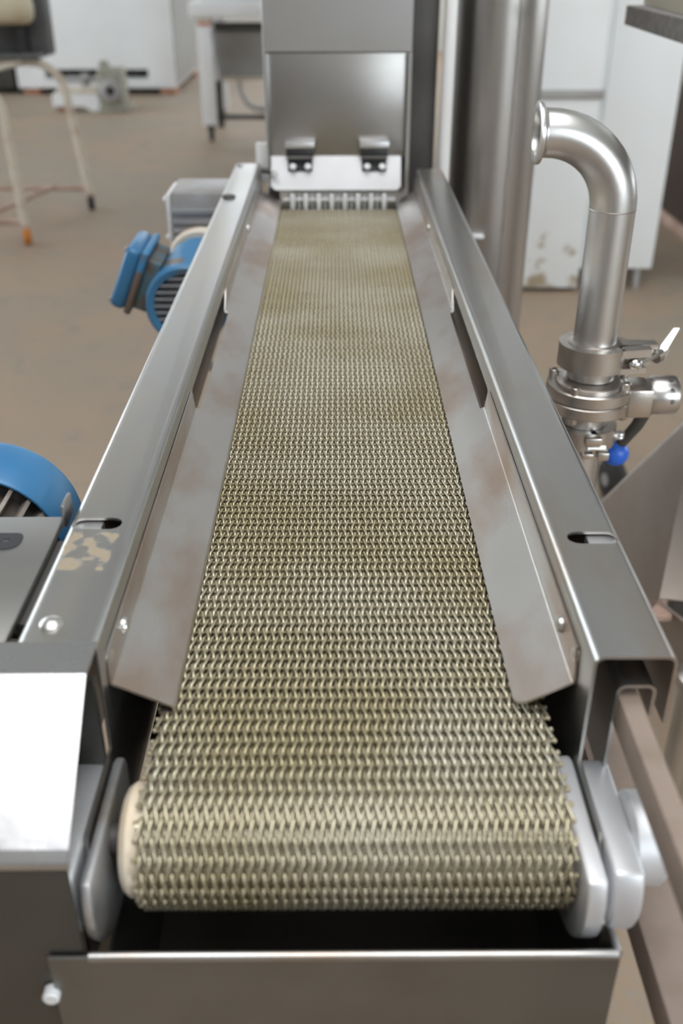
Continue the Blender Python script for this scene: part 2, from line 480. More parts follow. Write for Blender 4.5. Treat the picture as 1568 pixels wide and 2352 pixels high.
for (x0, x1) in ((1.4, 5.2),):  # unseen window added to brighten hood, column and cabinets
    o = struct(MB().box(x0, x1, -2.57, -2.54, 0.95, 2.9), 'window_%d' % n, M['glass_fill'])
    f = MB()
    for (a, b, c, d) in ((x0 - .06, x1 + .06, .89, .95), (x0 - .06, x1 + .06, 2.9, 2.96), (x0 - .06, x0, .95, 2.9), (x1, x1 + .06, .95, 2.9),
                         ((x0 + x1) / 2 - .03, (x0 + x1) / 2 + .03, .95, 2.9)):
        f.box(a, b, -2.6, -2.5, c, d)
    f.build('window_frame', M['white'], o)
    n += 1

# ================================================================ the conveyor
CV = thing('belt_conveyor', 'long stainless steel conveyor frame with side rails, slanted guides and end roller bearings', 'conveyor')
BCX, BHW = 0.0065, 0.124                        # belt centre and half width
AX_Y, AX_Z = 0.4154, 0.8631                     # roller axis
RAILS = {}
for s in (-1, 1):
    yf, yb = (0.468, 1.972) if s < 0 else (0.4545, 1.918)
    # rail: inverted U with an outer lip
    mb = MB().sheet([(s * .1965, .918), (s * .1965, .969), (s * .1485, .969), (s * .1485, .893)], .002, yf, yb, .006)
    ct = MB()
    ct.prism([(0.905, .895), (0.905, .943), (0.912, .9475), (1.235, .9475), (1.255, .938), (1.255, .895)], 'yz', s * .13, s * .16)
    ys = 0.6095 if s < 0 else 0.588
    xa, xb = sorted((s * .1945, s * .1585))
    rr = .0080
    poly = arc(xb - rr, ys, rr, -90, 90, 8) + arc(xa + rr, ys, rr, 90, 270, 8)
    ct.prism(poly, 'xy', .955, .985)
    rail = mb.build('side_rail', M['rail_left'] if s < 0 else M['rail'], CV, cut=ct)
    RAILS[s] = rail
    # clamping bolt seen in the slot
    xo, xi = sorted((s * .1958, s * .1735))
    b = MB().box(xo, xi, ys - .010, ys + .010, .950, .9668, .0015)
    b.build('slot_bolt', M['flap'], rail)
    # small channel nested under the rail
    MB().sheet([(s * .1865, .925), (s * .1865, .948), (s * .1645, .948), (s * .1645, .872)], .002, yf - .001, yb - .05, .005).build('support_channel', M['rail'], CV)
    # side plate with its step forward to the roller
    poly = [(yf, .893), (yf, .887), (.398, .887), (.389, .865), (.368, .845), (.366, .812), (.385, .806), (yb - .03, .806), (yb - .03, .893)]
    MB().prism(poly, 'yz', s * .1475, s * .1495).build('side_plate', M['rail'], CV)
    # bearing: inner flange, outer block, shaft boss
    R = .055
    ang = math.degrees(math.asin((.883 - .8605) / R))
    poly = arc(AX_Y, .8605, R, 180 - ang, 360, 20) + [(.4704, .872), (.4665, .880), (.460, .883)]
    fl = MB().prism(poly, 'yz', s * (.1345 if s > 0 else .1395), s * .146)
    fl.soften(.0022)
    fl.build('bearing_flange', M['alloy'] if s > 0 else M['alloy_worn'], CV)
    poly = arc(AX_Y, .8605, .050, 180 - ang - 3, 360, 20) + [(.4654, .872), (.4625, .880), (.457, .883)]
    MB().prism(poly, 'yz', s * .1505, s * .168).soften(.0025).build('bearing_block', M['alloy'], CV)
    MB().lathe([(.024, 0), (.028, .003), (.028, .019), (.026, .0215), (.012, .022)], (s * .168, AX_Y, AX_Z), (s, 0, 0), 32).build('shaft_cap', M['alloy'], CV)
    # slanted guide
    hem = [(s * .1105, .9075)]
    if s < 0: hem = [(s * .1085, .9085), (s * .1075, .9035), (s * .1180, .9032)]
    g = MB().sheet([(s * .1462, .952), (s * .1462, .9275)] + hem, .0016, .482, 1.925, .0035 if s > 0 else .0022)
    ct = MB().prism([(.908, .930), (.888, .962), (1.262, .962), (1.232, .944), (1.222, .932), (1.212, .9262), (1.208, .915), (.918, .915)], 'yz', s * .1415, s * .16)
    ct.prism([(.47, .962), (.47, .933), (.482, .935), (.489, .962)], 'yz', s * .1440, s * .16)
    if s > 0:
        c0 = arc(.1105 + .010, .482 + .010, .0105, 180, 270, 6)
        ct.prism(c0 + [(.130, .47), (.09, .47), (.09, .49)], 'xy', .88, .921)
    gd = g.build('side_guide', M['guide'], CV, cut=ct)
    for yb_ in (.526, 1.588):
        MB().lathe([(.0062, 0), (.0062, .0015), (.005, .0035), (.002, .0045)], (s * .1455, yb_, .9405), (-s, 0, 0), 16).build('bolt', M['polish'], gd)
    MB().lathe([(.0055, 0), (.005, .002), (.002, .0035)], (s * .1476, .490, .944), (-s, 0, 0), 14).build('rivet', M['polish'], rail)
# rounded screw head and far dark bolt on the left rail
MB().lathe([(.0075, 0), (.0072, .0015), (.005, .0035), (.002, .0044)], (-.1788, .4875, .970), (0, 0, 1), 20).build('screw', M['polish'], RAILS[-1])
MB().lathe([(.011, 0), (.011, .003), (.008, .004)], (-.1823, 1.6765, .970), (0, 0, 1), 18).build('screw', M['darksteel'], RAILS[-1])
MB().lathe([(.006, 0), (.006, .002), (.004, .003)], (-.187, 1.95, .970), (0, 0, 1), 14).build('screw', M['steel'], RAILS[-1])
MB().box(-.108, .120, .60, 1.87, .885, .891).build('slider_bed', M['bed'], CV)
MB().box(-.146, .146, .56, 1.885, .807, .809).build('bottom_pan', M['dark'], CV)  # coloured black in place of the unlit space below the belt
# plastic drum of the end roller
dr = MB().lathe([(.028, 0), (.031, .0015), (.0335, .005), (.0335, .254), (.031, .2575), (.028, .259)], (-.1305, AX_Y, AX_Z), (1, 0, 0), 40).build('end_roller', M['drum'], CV)
MB().cyl((-.146, AX_Y, AX_Z), (.146, AX_Y, AX_Z), .010, 20).build('shaft', M['darksteel'], dr)
MB().cyl((-.120, 1.874, .8895), (.133, 1.874, .8895), .006, 16).build('nose_roller', M['steel'], CV)
for x in (-.165, .165):
    for y in (.78, 1.75):
        lg = MB().box(x - .017, x + .017, y - .017, y + .017, .018, .806, .002)
        lo = lg.build('leg', M['steel'], CV)
        MB().lathe([(.026, 0), (.026, .006), (.010, .014), (.010, .020)], (x, y, 0), (0, 0, 1), 20).build('foot', M['rubber'], lo)
for y in (.78, 1.75):
    MB().box(-.148, .148, y - .012, y + .012, .20, .225).build('cross_bar', M['steel'], CV)
# bent guard over the drive side
gpts = [(.4640, .9735), (.4345, .9735), (.3600, .9170), (.3550, .9120), (.3556, .9085)]
gp = strip(gpts, .0024, .004)
gc = MB().prism(gp, 'yz', -.360, -.1455)
gc = gc.build('guard_cover', M['cover'], CV, label='bright bent sheet guard cover')
MB().prism([(.360, .905), (.462, .905), (.462, .971), (.4345, .971), (.362, .9155)], 'yz', -.360, -.3576).build('guard_side', M['cover'], gc)
dh = MB().box(-.358, -.1470, .3560, .3585, .600, .9060, .001).box(-.358, -.3555, .3585, .462, .600, .9060).box(-.358, -.1497, .4580, .4620, .600, .9500).build('drive_housing', M['housing'], CV)  # rear sheet added dark to stand in for shade under the guard
MB().cyl((-.1682, .3555, .8075), (-.1682, .3475, .8075), .0050, 16, .001).build('screw', M['comb'], dh)
# motor platform beside the left rail
pf = MB().box(-.40, -.2035, .4665, .6236, .962, .968, .0015).build('motor_platform', M['plate'], CV)
MB().box(-.2060, -.2030, .6236, .646, .958, .9760, .001).build('upright_tab', M['plate'], pf)
MB().box(-.40, -.2035, .4665, .470, .905, .962).build('skirt', M['plate'], pf)
MB().box(-.206, -.1975, .50, .60, .925, .961).build('spacer', M['darksteel'], pf)
# the marking on the platform: a broad rounded black D
D = [(-.2520, .5775), (-.2520, .5990)] + arc(-.2315, .5930, .006, 90, 0, 5) + arc(-.2355, .5875, .010, 0, -90, 6)
hole = MB().prism([(-.2390, .5870), (-.2345, .5870), (-.2345, .5912), (-.2390, .5912)], 'xy', .96, .98)
MB().prism(D, 'xy', .9678, .9686).build('letter', M['print'], pf, cut=hole)
mbk = MB().box(-.36, -.1975, .655, .86, .824, .832).box(-.2005, -.1975, .655, .86, .824, .93)
mbk.build('motor_bracket', M['plate'], CV)

# ================================================================ the wire mesh belt
BELT = thing('wire_mesh_belt', 'brownish woven wire mesh conveyor belt running between the side guides over the end roller', 'belt', (0, 0, 0))
P = .0103; WR = .0012; RODR = .0012; HR = WR + RODR
Q = .0058; TURNS = 43; OFF = 0.0


def spiral_mesh(hand):
    """one flattened coil of belt wire: centre line first, then a five sided tube round it"""
    pts = []
    prof = [(-P / 2, HR), (0, HR), (P / 2, HR), (P / 2 + HR * math.sin(PI / 3), HR * math.cos(PI / 3)), (P / 2 + HR * math.sin(2 * PI / 3), HR * math.cos(2 * PI / 3)),
            (P / 2, -HR), (0, -HR), (-P / 2, -HR), (-P / 2 - HR * math.sin(PI / 3), -HR * math.cos(PI / 3)), (-P / 2 - HR * math.sin(2 * PI / 3), -HR * math.cos(2 * PI / 3))]
    # the wire advances sideways mainly along its straight runs
    adv = [.225, .225, .0166, .0168, .0166, .225, .225, .0166, .0168, .0166]
    per = [0]
    for a in adv: per.append(per[-1] + a)
    tot = per[-1]
    for t in range(TURNS):
        for i, (y, z) in enumerate(prof):
            x = (t + per[i] / tot) * Q - TURNS * Q / 2
            if hand < 0: x = -x + OFF
            pts.append((x, y, z))
    mb = MB(); mb.tube(pts, WR, 5)
    me = mb.mesh('spiral_wire', (0, 0, 0), 80)
    me.materials.append(M['belt']); return me


SP = {1: spiral_mesh(1), -1: spiral_mesh(-1)}
rod_mb = MB().cyl((-BHW - .0015, 0, 0), (BHW + .0015, 0, 0), RODR, 6)
rod_mb.sphere((-BHW - .0015, 0, 0), .0017, (1, 1, 1), 8, 6).sphere((BHW + .0015, 0, 0), .0017, (1, 1, 1), 8, 6)
ROD = rod_mb.mesh('cross_rod'); ROD.materials.append(M['rod'])
zc, Rc = .9004, .0374
path = []
yy_ = 1.880
while yy_ > AX_Y: path.append((yy_, zc)); yy_ -= P
left = AX_Y - yy_
a = left / Rc
while a < PI: path.append((AX_Y - Rc * math.sin(a), AX_Z + Rc * math.cos(a))); a += P / Rc
ret = (a - PI) * Rc
for k in range(10): path.append((AX_Y + ret + k * P, AX_Z - Rc))
path.insert(0, (1.8862, .893))
for k, (y, z) in enumerate(path):
    jx, jz = random.uniform(-.00025, .00025), random.uniform(-.0002, .0002)
    o = bpy.data.objects.new('cross_rod', ROD); COL.objects.link(o); o.parent = BELT
    o.location = (BCX + jx, y, z)
    if k + 1 < len(path):
        y2, z2 = path[k + 1]
        s_ = bpy.data.objects.new('spiral_wire', SP[1 if k % 2 else -1]); COL.objects.link(s_); s_.parent = BELT
        s_.location = (BCX + jx, (y + y2) / 2, (z + z2) / 2 + jz)
        # local +Y points back along the belt towards the far end
        s_.rotation_euler = (math.atan2(z - z2, y - y2) + random.uniform(-.02, .02), 0, random.uniform(-.0008, .0008))

# ================================================================ collecting tray under the roller
TR = thing('drip_tray', 'open grey sheet steel tray hanging below the end roller at the front', 'tray', (0, .62, .70))
t = MB()
t.box(-.1665, .1555, .352, .354, .66, .838)
t.build('front_panel', M['tray'], TR)
MB().cyl((-.1435, .3535, .838), (.1545, .3535, .838), .0028, 12).build('rolled_rim', M['rail'], TR)
t = MB()
t.prism([(.354, .66), (.354, .838), (.376, .836), (.385, .803), (.95, .803), (.95, .66)], 'yz', .1535, .1555)
t.build('side_panel', M['plate'], TR)
t = MB()
t.prism([(.354, .66), (.354, .80), (.95, .803), (.95, .66)], 'yz', -.1435, -.1415)
t.build('side_panel', M['plate'], TR)
MB().box(-.1415, .1535, .354, .95, .660, .662).build('bottom', M['dark'], TR)  # bottom and rear are black in place of the tray's inner shade
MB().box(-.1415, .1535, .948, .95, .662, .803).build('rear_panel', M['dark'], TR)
MB().tube([(.1545, .3535, .8385), (.1545, .366, .838), (.1545, .3765, .8345)], .0024, 8).build('rolled_rim', M['rail'], TR)
for x in (-.1435, .1515):
    MB().box(x, x + .004, .90, .95, .800, .807).build('hanger', M['steel'], TR)

# ================================================================ discharge hood at the far end
HD = thing('discharge_hood', 'upright stainless housing with hinged flap standing at the far end of the belt', 'machine housing', (0, 2.2, 0))
MB().box(-.138, .138, 1.985, 2.42, 0, 1.75, .004).build('housing', M['hood'], HD)
MB().prism([(1.927, 1.169), (1.931, 1.75), (1.984, 1.75), (1.984, 1.169)], 'yz', -.1325, .1325).build('upper_panel', M['hood'], HD)
MB().box(-.1325, .1325, 1.9302, 1.984, .990, 1.1675, .0015).build('door_panel', M['door'], HD)
MB().box(-.1315, -.1285, 1.918, 1.985, .935, 1.168).build('side_flange', M['hood'], HD)
MB().box(.1265, .1330, 1.918, 1.985, .925, 1.168).build('side_flange', M['hood'], HD)
fp = MB()
c = .007
zz = [(-.1255 + c, .9325), (.1185 - c, .9325), (.1185, .9325 + c), (.1185, .990), (-.1255, .990), (-.1255, .9325 + c)]
fq = []
for x, z in zz: fq.append((x, 1.9305 - (.990 - z) * .36, z))
fp.slab(fq, .002)
flap = fp.build('flap', M['flap'], HD, label='bright tilted flap')
for x0 in (-.0985, .0405):
    MB().box(x0, x0 + .055, 1.912, 1.930, 1.0075, 1.0185, .001).build('hinge_leaf', M['flap'], HD)
    MB().box(x0 + .002, x0 + .053, 1.913, 1.930, .9925, 1.0072, .001).build('hinge', M['black'], HD)
    MB().cyl((x0 + .004, 1.911, .9905), (x0 + .051, 1.911, .9905), .0035, 12).build('hinge_pin', M['darksteel'], HD)
    hl = MB().slab([(x0 + .005, 1.9290 - (.990 - .9645) * .36, .9645), (x0 + .0505, 1.9290 - (.990 - .9645) * .36, .9645), (x0 + .0505, 1.9290 - .001, .9885), (x0 + .005, 1.9290 - .001, .9885)], .003)
    ho = hl.build('lower_leaf', M['black'], flap)
    for dx in (.0145, .0425):
        MB().lathe([(.0065, 0), (.0055, .002), (.003, .0032)], (x0 + dx, 1.9105, .9755), (0, -.85, .52), 16).build('screw', M['comb'], flap)
MB().box(-.157, -.1335, 1.972, 1.984, .934, 1.007, .003).build('bracket', M['white'], HD)
MB().cyl((-.143, 1.915, .968), (-.128, 1.915, .966), .005, 14).build('latch_knob', M['black'], HD)
MB().tube([(-.128, 1.915, .966), (-.117, 1.905, .967), (-.112, 1.900, .964), (-.117, 1.901, .960), (-.126, 1.912, .962)], .0022, 8).build('latch_pin', M['steel'], HD)
MB().box(-.110, .116, 1.917, 1.984, .885, .929).build('throat', M['hood'], HD)
MB().box(-.1035, .1085, 1.907, 1.913, .9135, .9195).build('comb_bar', M['comb'], HD)
for k in range(8):
    x = -.0855 + k * .0247
    MB().box(x - .0042, x + .0042, 1.8985, 1.9085, .890, .9270, .0012).build('comb_tooth', M['comb'], HD)
    if k < 7:
        MB().box(x + .0090, x + .0150, 1.9085, 1.9165, .889, .9270, .0012).build('comb_tooth', M['combgrey'], HD)

MBp = MB().box(.1385, .188, 2.02, 2.07, 0, 1.8, .003)
tag(MBp.build('square_post', M['darksteel']), 'dark square steel post just right of the hood', 'post')
tag(MB().cyl((.2055, 1.985, 0), (.2055, 1.985, 1.8), .0115, 20).build('white_pipe', M['white']), 'slim white upright pipe between the dark post and the round column', 'pipe')
TK = thing('round_column', 'tall round stainless steel column with a vertical weld seam, right of the conveyor', 'column', (.316, 2.13, 0))
MB().lathe([(.092, 0), (.092, 1.9)], (.316, 2.13, 0), (0, 0, 1), 64).build('shell', M['tank'], TK)
MB().lathe([(.115, 0), (.115, .012), (.092, .02)], (.316, 2.13, 0), (0, 0, 1), 48).build('base_ring', M['tank'], TK)
sx, sy = .316 + .092 * math.sin(.27), 2.13 - .092 * math.cos(.27)
MB().tube([(sx, sy, .02), (sx, sy, 1.9)], .0022, 8).build('weld_seam', M['tank_weld'], TK)
MB().box(.268, .300, 2.020, 2.050, .812, .818, .002).build('tab', M['comb'], TK)

# ================================================================ near blue motor (left edge)
NM = thing('electric_motor', 'large blue motor cowl with dusty cooling fins, cut by the left edge of the photo', 'motor', (-.291, .74, .832))
cx, cz = -.290, .9075
MB().lathe([(.0625, 0), (.0640, .0), (.0660, .003), (.0690, .05), (.068, .056), (.058, .058), (.056, .056), (.0620, .05)], (cx, .677, cz), (0, 1, 0), 64, closed=True).build('fan_cowl', M['blue'], NM)
MB().cyl((cx, .628, cz), (cx, .738, cz), .047, 40).build('body', M['fin'], NM)
for k in range(24):
    t = k * 2 * PI / 24
    u = Vector((math.cos(t), 0, math.sin(t))); v = Vector((-math.sin(t), 0, math.cos(t)))
    c0 = Vector((cx, 0, cz))
    q = [c0 + u * .044 - v * .0022, c0 + u * .061 - v * .0015, c0 + u * .061 + v * .0015, c0 + u * .044 + v * .0022]
    mb = MB(); A = [mb.bm.verts.new((p.x, .630 + random.uniform(0, .008), p.z)) for p in q]; B = [mb.bm.verts.new((p.x, .735, p.z)) for p in q]
    for i in range(4): mb.bm.faces.new((A[i], A[(i + 1) % 4], B[(i + 1) % 4], B[i]))
    mb.bm.faces.new(A[::-1]); mb.bm.faces.new(B)
    mb.build('cooling_fin', M['fin'], NM)
MB().box(-.33, -.25, .68, .73, .832, .848, .002).build('foot', M['blue'], NM)

# ================================================================ far blue gear motor
GM = thing('gear_motor', 'small blue gear motor with tilted terminal box and grey gearbox, beyond the left rail', 'motor', (-.255, 1.7, .76))
cx, cz = -.253, .812
MB().lathe([(.054, .002), (.064, 0), (.069, .004), (.070, .05), (.071, .11), (.066, .116), (.050, .118), (.050, .02), (.054, .014)], (cx, 1.585, cz), (0, 1, 0), 48, closed=True).build('fan_cowl', M['blue_worn'], GM)
MB().cyl((cx, 1.62, cz), (cx, 1.70, cz), .046, 32).build('fan_hub', M['darksteel'], GM)
for k in range(9):
    z = cz - .046 + k * .0115
    hw = math.sqrt(max(.054 ** 2 - (z - cz) ** 2, 1e-5))
    MB().box(cx - hw, cx + hw, 1.588, 1.592, z - .0028, z + .0028).build('grille_bar', M['grille'], GM)
MB().cyl((cx, 1.703, cz), (cx, 1.80, cz), .062, 40, .004).build('body', M['blue_worn'], GM)
nx, nz = -.92, .39
R3 = Matrix(((nx, 0, .39), (0, 1, 0), (nz, 0, .92)))
R3.normalize() if hasattr(R3, 'normalize') else None


def radial_box(r0, r1, y0, y1, w, bev):
    rm = (r0 + r1) / 2
    c = Vector((cx + nx * rm, (y0 + y1) / 2, cz + nz * rm))
    h = ((r1 - r0) / 2, (y1 - y0) / 2, w / 2)
    return MB().box(c.x - h[0], c.x + h[0], c.y - h[1], c.y + h[1], c.z - h[2], c.z + h[2], bev, 3, R3)


MB_tb = radial_box(.060, .086, 1.605, 1.715, .088, .003).build('terminal_box', M['boxbase'], GM)
radial_box(.084, .096, 1.595, 1.725, .112, .004).build('box_rim', M['blue_worn'], GM)
lid = radial_box(.095, .122, 1.598, 1.722, .108, .010).build('box_lid', M['blue'], GM)
for w in (-.045, .045):
    p = Vector((cx + nx * .122 + .39 * w, 1.61, cz + nz * .122 + .92 * w))
    MB().lathe([(.006, 0), (.004, .003)], p, (nx, 0, nz), 10).build('screw', M['greycast'], lid)
MB().lathe([(.058, 0), (.062, .005), (.062, .025), (.050, .032)], (cx, 1.80, cz + .012), (0, 1, 0), 32).build('flange', M['cream'], GM)
gb = MB().box(-.3065, -.199, 1.832, 1.96, .845, .945, .004)
gbo = gb.build('gearbox', M['greycast'], GM)
for z in (.862, .878, .894, .912):
    MB().box(-.304, -.205, 1.826, 1.8325, z - .0035, z + .0035).build('rib', M['greycast'], gbo)
MB().box(-.3145, -.3070, 1.835, 1.95, .850, .940, .002).build('end_flange', M['comb'], gbo)
for z in (.862, .930):
    MB().lathe([(.006, 0), (.006, .004), (.003, .006)], (-.3145, 1.845, z), (-1, 0, 0), 10).build('bolt', M['comb'], gbo)
MB().tube([(-.33, 1.68, .775), (-.30, 1.68, .735), (-.19, 1.735, .60)], .008, 10).build('strut', M['greycast'], GM)

# ================================================================ pipe with butterfly valve (right)
VP = thing('valve_pipe', 'stainless elbow pipe with clamps and butterfly valve standing right of the conveyor', 'pipe', (.304, 1.113, 0))
px, py = .3045, 1.113
pts = [(px, py, .915), (px, py, 1.0), (px, py, 1.078)]
Rb = .080
for k in range(1, 13):
    t = k / 12 * PI / 2
    pts.append((px - Rb + Rb * math.cos(t), py, 1.078 + Rb * math.sin(t)))
pts += [(px - Rb - .004, py, 1.078 + Rb)]
MB().tube(pts[:3], .0254, 40).build('upright_pipe', M['polish'], VP)
MB().tube(pts[2:], .0256, 40, caps=False).build('elbow', M['polish'], VP)
MB().lathe([(.0255, -.0008), (.0259, 0), (.0255, .0008)], (px, py, 1.078), (0, 0, 1), 40, caps=False).build('weld_seam', M['tank_weld'], VP)
xe = px - Rb - .004
MB().lathe([(.0254, 0), (.0260, .002), (.0318, .0045), (.0325, .006), (.0325, .0085), (.0310, .0095), (.0240, .0095), (.0232, .008), (.0232, -.008), (.0240, -.010)], (xe, py, 1.158), (-1, 0, 0), 48, caps=False).build('ferrule', M['polish'], VP)


def half_ring(r0, r1, z0, z1, a0, a1, cx=px, cy=py, n=24):
    po = arc(cx, cy, r1, a0, a1, n); pi = arc(cx, cy, r0, a1, a0, n)
    return MB().prism(po + pi, 'xy', z0, z1)


# upper clamp: front half with a forked ear, back half, bolt and wing nut
cl = half_ring(.0300, .0415, .8945, .9225, 118, 318, n=36)
cl.prism([(px + .026, py - .0325), (px + .062, py - .0265), (px + .062, py - .0135), (px + .040, py - .0135), (px + .028, py - .018)], 'xy', .9130, .9225)
cl.prism([(px + .026, py - .0325), (px + .058, py - .0265), (px + .058, py - .0135), (px + .040, py - .0135), (px + .028, py - .018)], 'xy', .8930, .9000)
clo = cl.build('clamp_half', M['cast'], VP)
cl = half_ring(.0300, .0415, .8955, .9215, -14, 112, n=24)
cl.prism([(px + .034, py - .004), (px + .076, py - .004), (px + .076, py + .012), (px + .034, py + .016)], 'xy', .9110, .9200)
cl.prism([(px + .034, py - .004), (px + .070, py - .004), (px + .070, py + .012), (px + .034, py + .016)], 'xy', .8930, .8990)
cl.build('clamp_half', M['cast'], VP)
MB().lathe([(.027, -.001), (.031, 0), (.031, .004), (.027, .005)], (px, py, .9195), (0, 0, 1), 32).build('gasket_rim', M['cast'], VP)
MB().tube([(px + .044, py - .026, .9050), (px + .056, py - .016, .9065), (px + .080, py - .002, .9095)], .0046, 12).sphere((px + .044, py - .026, .9045), .0078, (1.15, 1, .95), 16, 10).build('clamp_bolt', M['steel'], clo)
wn = MB().lathe([(.0095, 0), (.009, .008), (.0055, .012)], (px + .073, py - .005, .9060), (.8, .45, .2), 16)
wn.slab([(px + .076, py - .004, .906), (px + .087, py - .002, .913), (px + .101, py + .008, .936), (px + .094, py + .008, .936), (px + .079, py - .001, .918)], .0042)
wn.slab([(px + .074, py + .002, .902), (px + .087, py + .006, .897), (px + .093, py + .012, .907), (px + .088, py + .010, .914)], .0042)
wn.build('wing_nut', M['cast'], clo)
# butterfly valve body
MB().lathe([(.028, 0), (.028, .012), (.031, .016), (.031, .020)], (px, py, .8790), (0, 0, 1), 40).build('neck', M['polish'], VP)
MB().lathe([(.040, 0), (.040, .0035), (.036, .006), (.0285, .0075)], (px, py, .8705), (0, 0, 1), 48).build('raised_ring', M['cast'], VP)
for z0, z1 in ((.8400, .8550), (.8557, .8710)):
    MB().lathe([(.0505, 0), (.052, .0012), (.052, z1 - z0 - .0012), (.0505, z1 - z0)], (px + .001, py, z0), (0, 0, 1), 64).build('valve_body', M['cast'], VP)
for ang in (218, 236, 328, 150, 60, 12):
    bx_, by_ = px + .0455 * math.cos(math.radians(ang)), py + .0455 * math.sin(math.radians(ang))
    if ang == 218: bx_, by_ = px - .0385, py + .022
    MB().lathe([(.0056, 0), (.0056, .0085), (.0050, .0092), (.0030, .0092), (.0030, .005)], (bx_, by_, .8705), (0, 0, 1), 18).build('socket_screw', M['cast'], VP)
    MB().lathe([(.0064, 0), (.0064, .0075)], (bx_, by_, .8328), (0, 0, 1), 6).build('nut', M['cast'], VP)
# handle housing with index dial, handle and blue knob
MB().box(px + .041, px + .071, py - .034, py + .012, .8375, .8735, .003).build('stem_block', M['cast'], VP)
hz_ = .8590; hy = py - .012
dial = MB().lathe([(.0205, 0), (.0235, .005), (.0235, .031), (.022, .034), (.019, .0345)], (px + .0695, hy, hz_), (1, 0, 0), 40)
ct = MB()
for ang in (22, 55, 88):
    dv = Vector((0, -math.sin(math.radians(ang)), math.cos(math.radians(ang))))
    p0 = Vector((px + .0925, hy, hz_))
    ct.cyl(p0 + dv * .017, p0 + dv * .030, .0033, 14)
dial.build('index_dial', M['polish'], VP, cut=ct)
hr_ = MB().tube([(px + .078, py + .000, .8400), (px + .069, py + .006, .810), (px + .0545, py + .017, .777)], [.0085, .0078, .0068], 16)
hro = hr_.build('handle', M['darksteel'], VP)
MB().sphere((px + .0515, py + .019, .7650), .0170, (1, 1, 1), 32, 20).build('knob', M['ball'], hro)
# lower clamp and pipe
MB().lathe([(.0275, 0), (.0275, .022)], (px, py, .8185), (0, 0, 1), 40).build('neck', M['polish'], VP)
lc = half_ring(.0280, .0400, .7940, .8180, 182, 272, n=14)
lc.box(px - .008, px + .012, py - .0500, py - .036, .8080, .8180, .0015)
lc.box(px - .010, px + .004, py - .0500, py - .036, .7900, .7970, .0015)
lco = lc.build('clamp_half', M['cast'], VP)
lc = half_ring(.0280, .0400, .7940, .8180, 286, 540, n=36)
lc.box(px + .009, px + .023, py - .0500, py - .033, .7880, .7985, .0015)
lc.build('clamp_half', M['cast'], VP)
MB().tube([(px - .004, py - .044, .803), (px + .018, py - .044, .803)], .004, 10).build('clamp_bolt', M['steel'], lco)
MB().lathe([(.0055, 0), (.0062, .002), (.0055, .004), (.0062, .006), (.0055, .008)], (px + .044, py - .010, .800), (0, 0, 1), 12).cyl((px + .036, py - .010, .804), (px + .048, py - .010, .804), .004, 10).build('clamp_hinge', M['polish'], VP)
MB().cyl((px, py, .012), (px, py, .820), .0254, 40).build('lower_pipe', M['polish'], VP)
MB().lathe([(.06, 0), (.06, .010), (.03, .014)], (px, py, 0), (0, 0, 1), 40).build('foot_flange', M['steel'], VP)

# ================================================================ chute of two sloped walls (right)
HP = thing('feed_chute', 'brownish stainless chute of two sloped walls welded along an edge, right of the conveyor', 'chute', (.56, 1.36, 0))
K = Vector((.6308, 1.5836, .62)); O = Vector((.5249, 1.3256, .40)); A_ = Vector((.3937, 1.2669, .62))
A2 = A_ + (A_ - K) * .25
O2 = O + (A2 - K) * .45
K2 = K + Vector((.36, -.02, 0)); OB = O + Vector((.16, -.36, 0)); OR = O + Vector((.30, -.06, 0))
MB().slab([K, A2, O2, O], .003).build('left_wall', M['chute'], HP)
MB().slab([K2, K, O, OR], .003).build('right_wall', M['chute'], HP)
MB().tube([K, O], .0035, 8).build('weld_seam', M['tank_weld'], HP)
MB().tube([A2 + Vector((0, 0, .001)), K + Vector((0, 0, .001))], .0028, 8).build('rolled_rim', M['chute'], HP)
MB().box(O.x - .030, O.x + .012, O.y - .045, O.y + .01, .385, .399, .003).build('outlet_flange', M['pink'], HP)
MB().tube([O + Vector((0, -.012, .001)), OB + Vector((0, 0, .001))], .003, 8).build('outlet_rim', M['tank_weld'], HP)
MB().slab([O + Vector((0, 0, -.002)), OB, OB + Vector((0, 0, -.10)), O + Vector((0, 0, -.10))], .003).build('apron', M['chute'], HP)
MB().lathe([(.024, 0), (.030, .004), (.030, .022), (.024, .026)], (O.x + .030, O.y - .135, .33), (0, -.2, 1), 28).build('outlet_ring', M['polish'], HP)
MB().cyl((O.x + .030, O.y - .135, 0), (O.x + .030, O.y - .135, .335), .022, 24).build('outlet_pipe', M['steel'], HP)
for p in (K2 + Vector((-.02, .0, 0)), K + Vector((.03, .0, 0))):
    MB().box(p.x, p.x + .03, p.y - .0, p.y + .03, 0, .60).build('leg', M['darksteel'], HP)
CW = thing('caster_wheel', 'black caster wheel on the floor behind the chute corner', 'wheel', (.757, 2.385, 0))
MB().lathe([(.030, 0), (.055, .006), (.060, .015), (.060, .030), (.055, .039), (.030, .045)], (.735, 2.38, .060), (1, .25, 0), 32).build('tyre', M['rubber'], CW)
MB().lathe([(.018, 0), (.018, .049)], (.733, 2.3795, .060), (1, .25, 0), 20).build('hub', M['greycast'], CW)

# ================================================================ side stand with two bars (bottom right)
ST = thing('side_stand', 'dusty pinkish bar and lower beam running forward beside the right rail', 'stand', (.2, .5, 0))
MB().box(.1652, .1779, .155, 1.30, .9165, .9405, .0012).build('upper_bar', M['bar'], ST)
MB().box(.1850, .2380, .155, 1.30, .7720, .8000, .002).build('lower_beam', M['bar'], ST)
MB().box(.1645, .2385, .143, .155, .772, .9405, .002).build('end_plate', M['bar'], ST)
for y in (.17, 1.25):
    MB().box(.190, .228, y - .015, y + .015, 0, .772, .002).build('leg', M['bar'], ST)

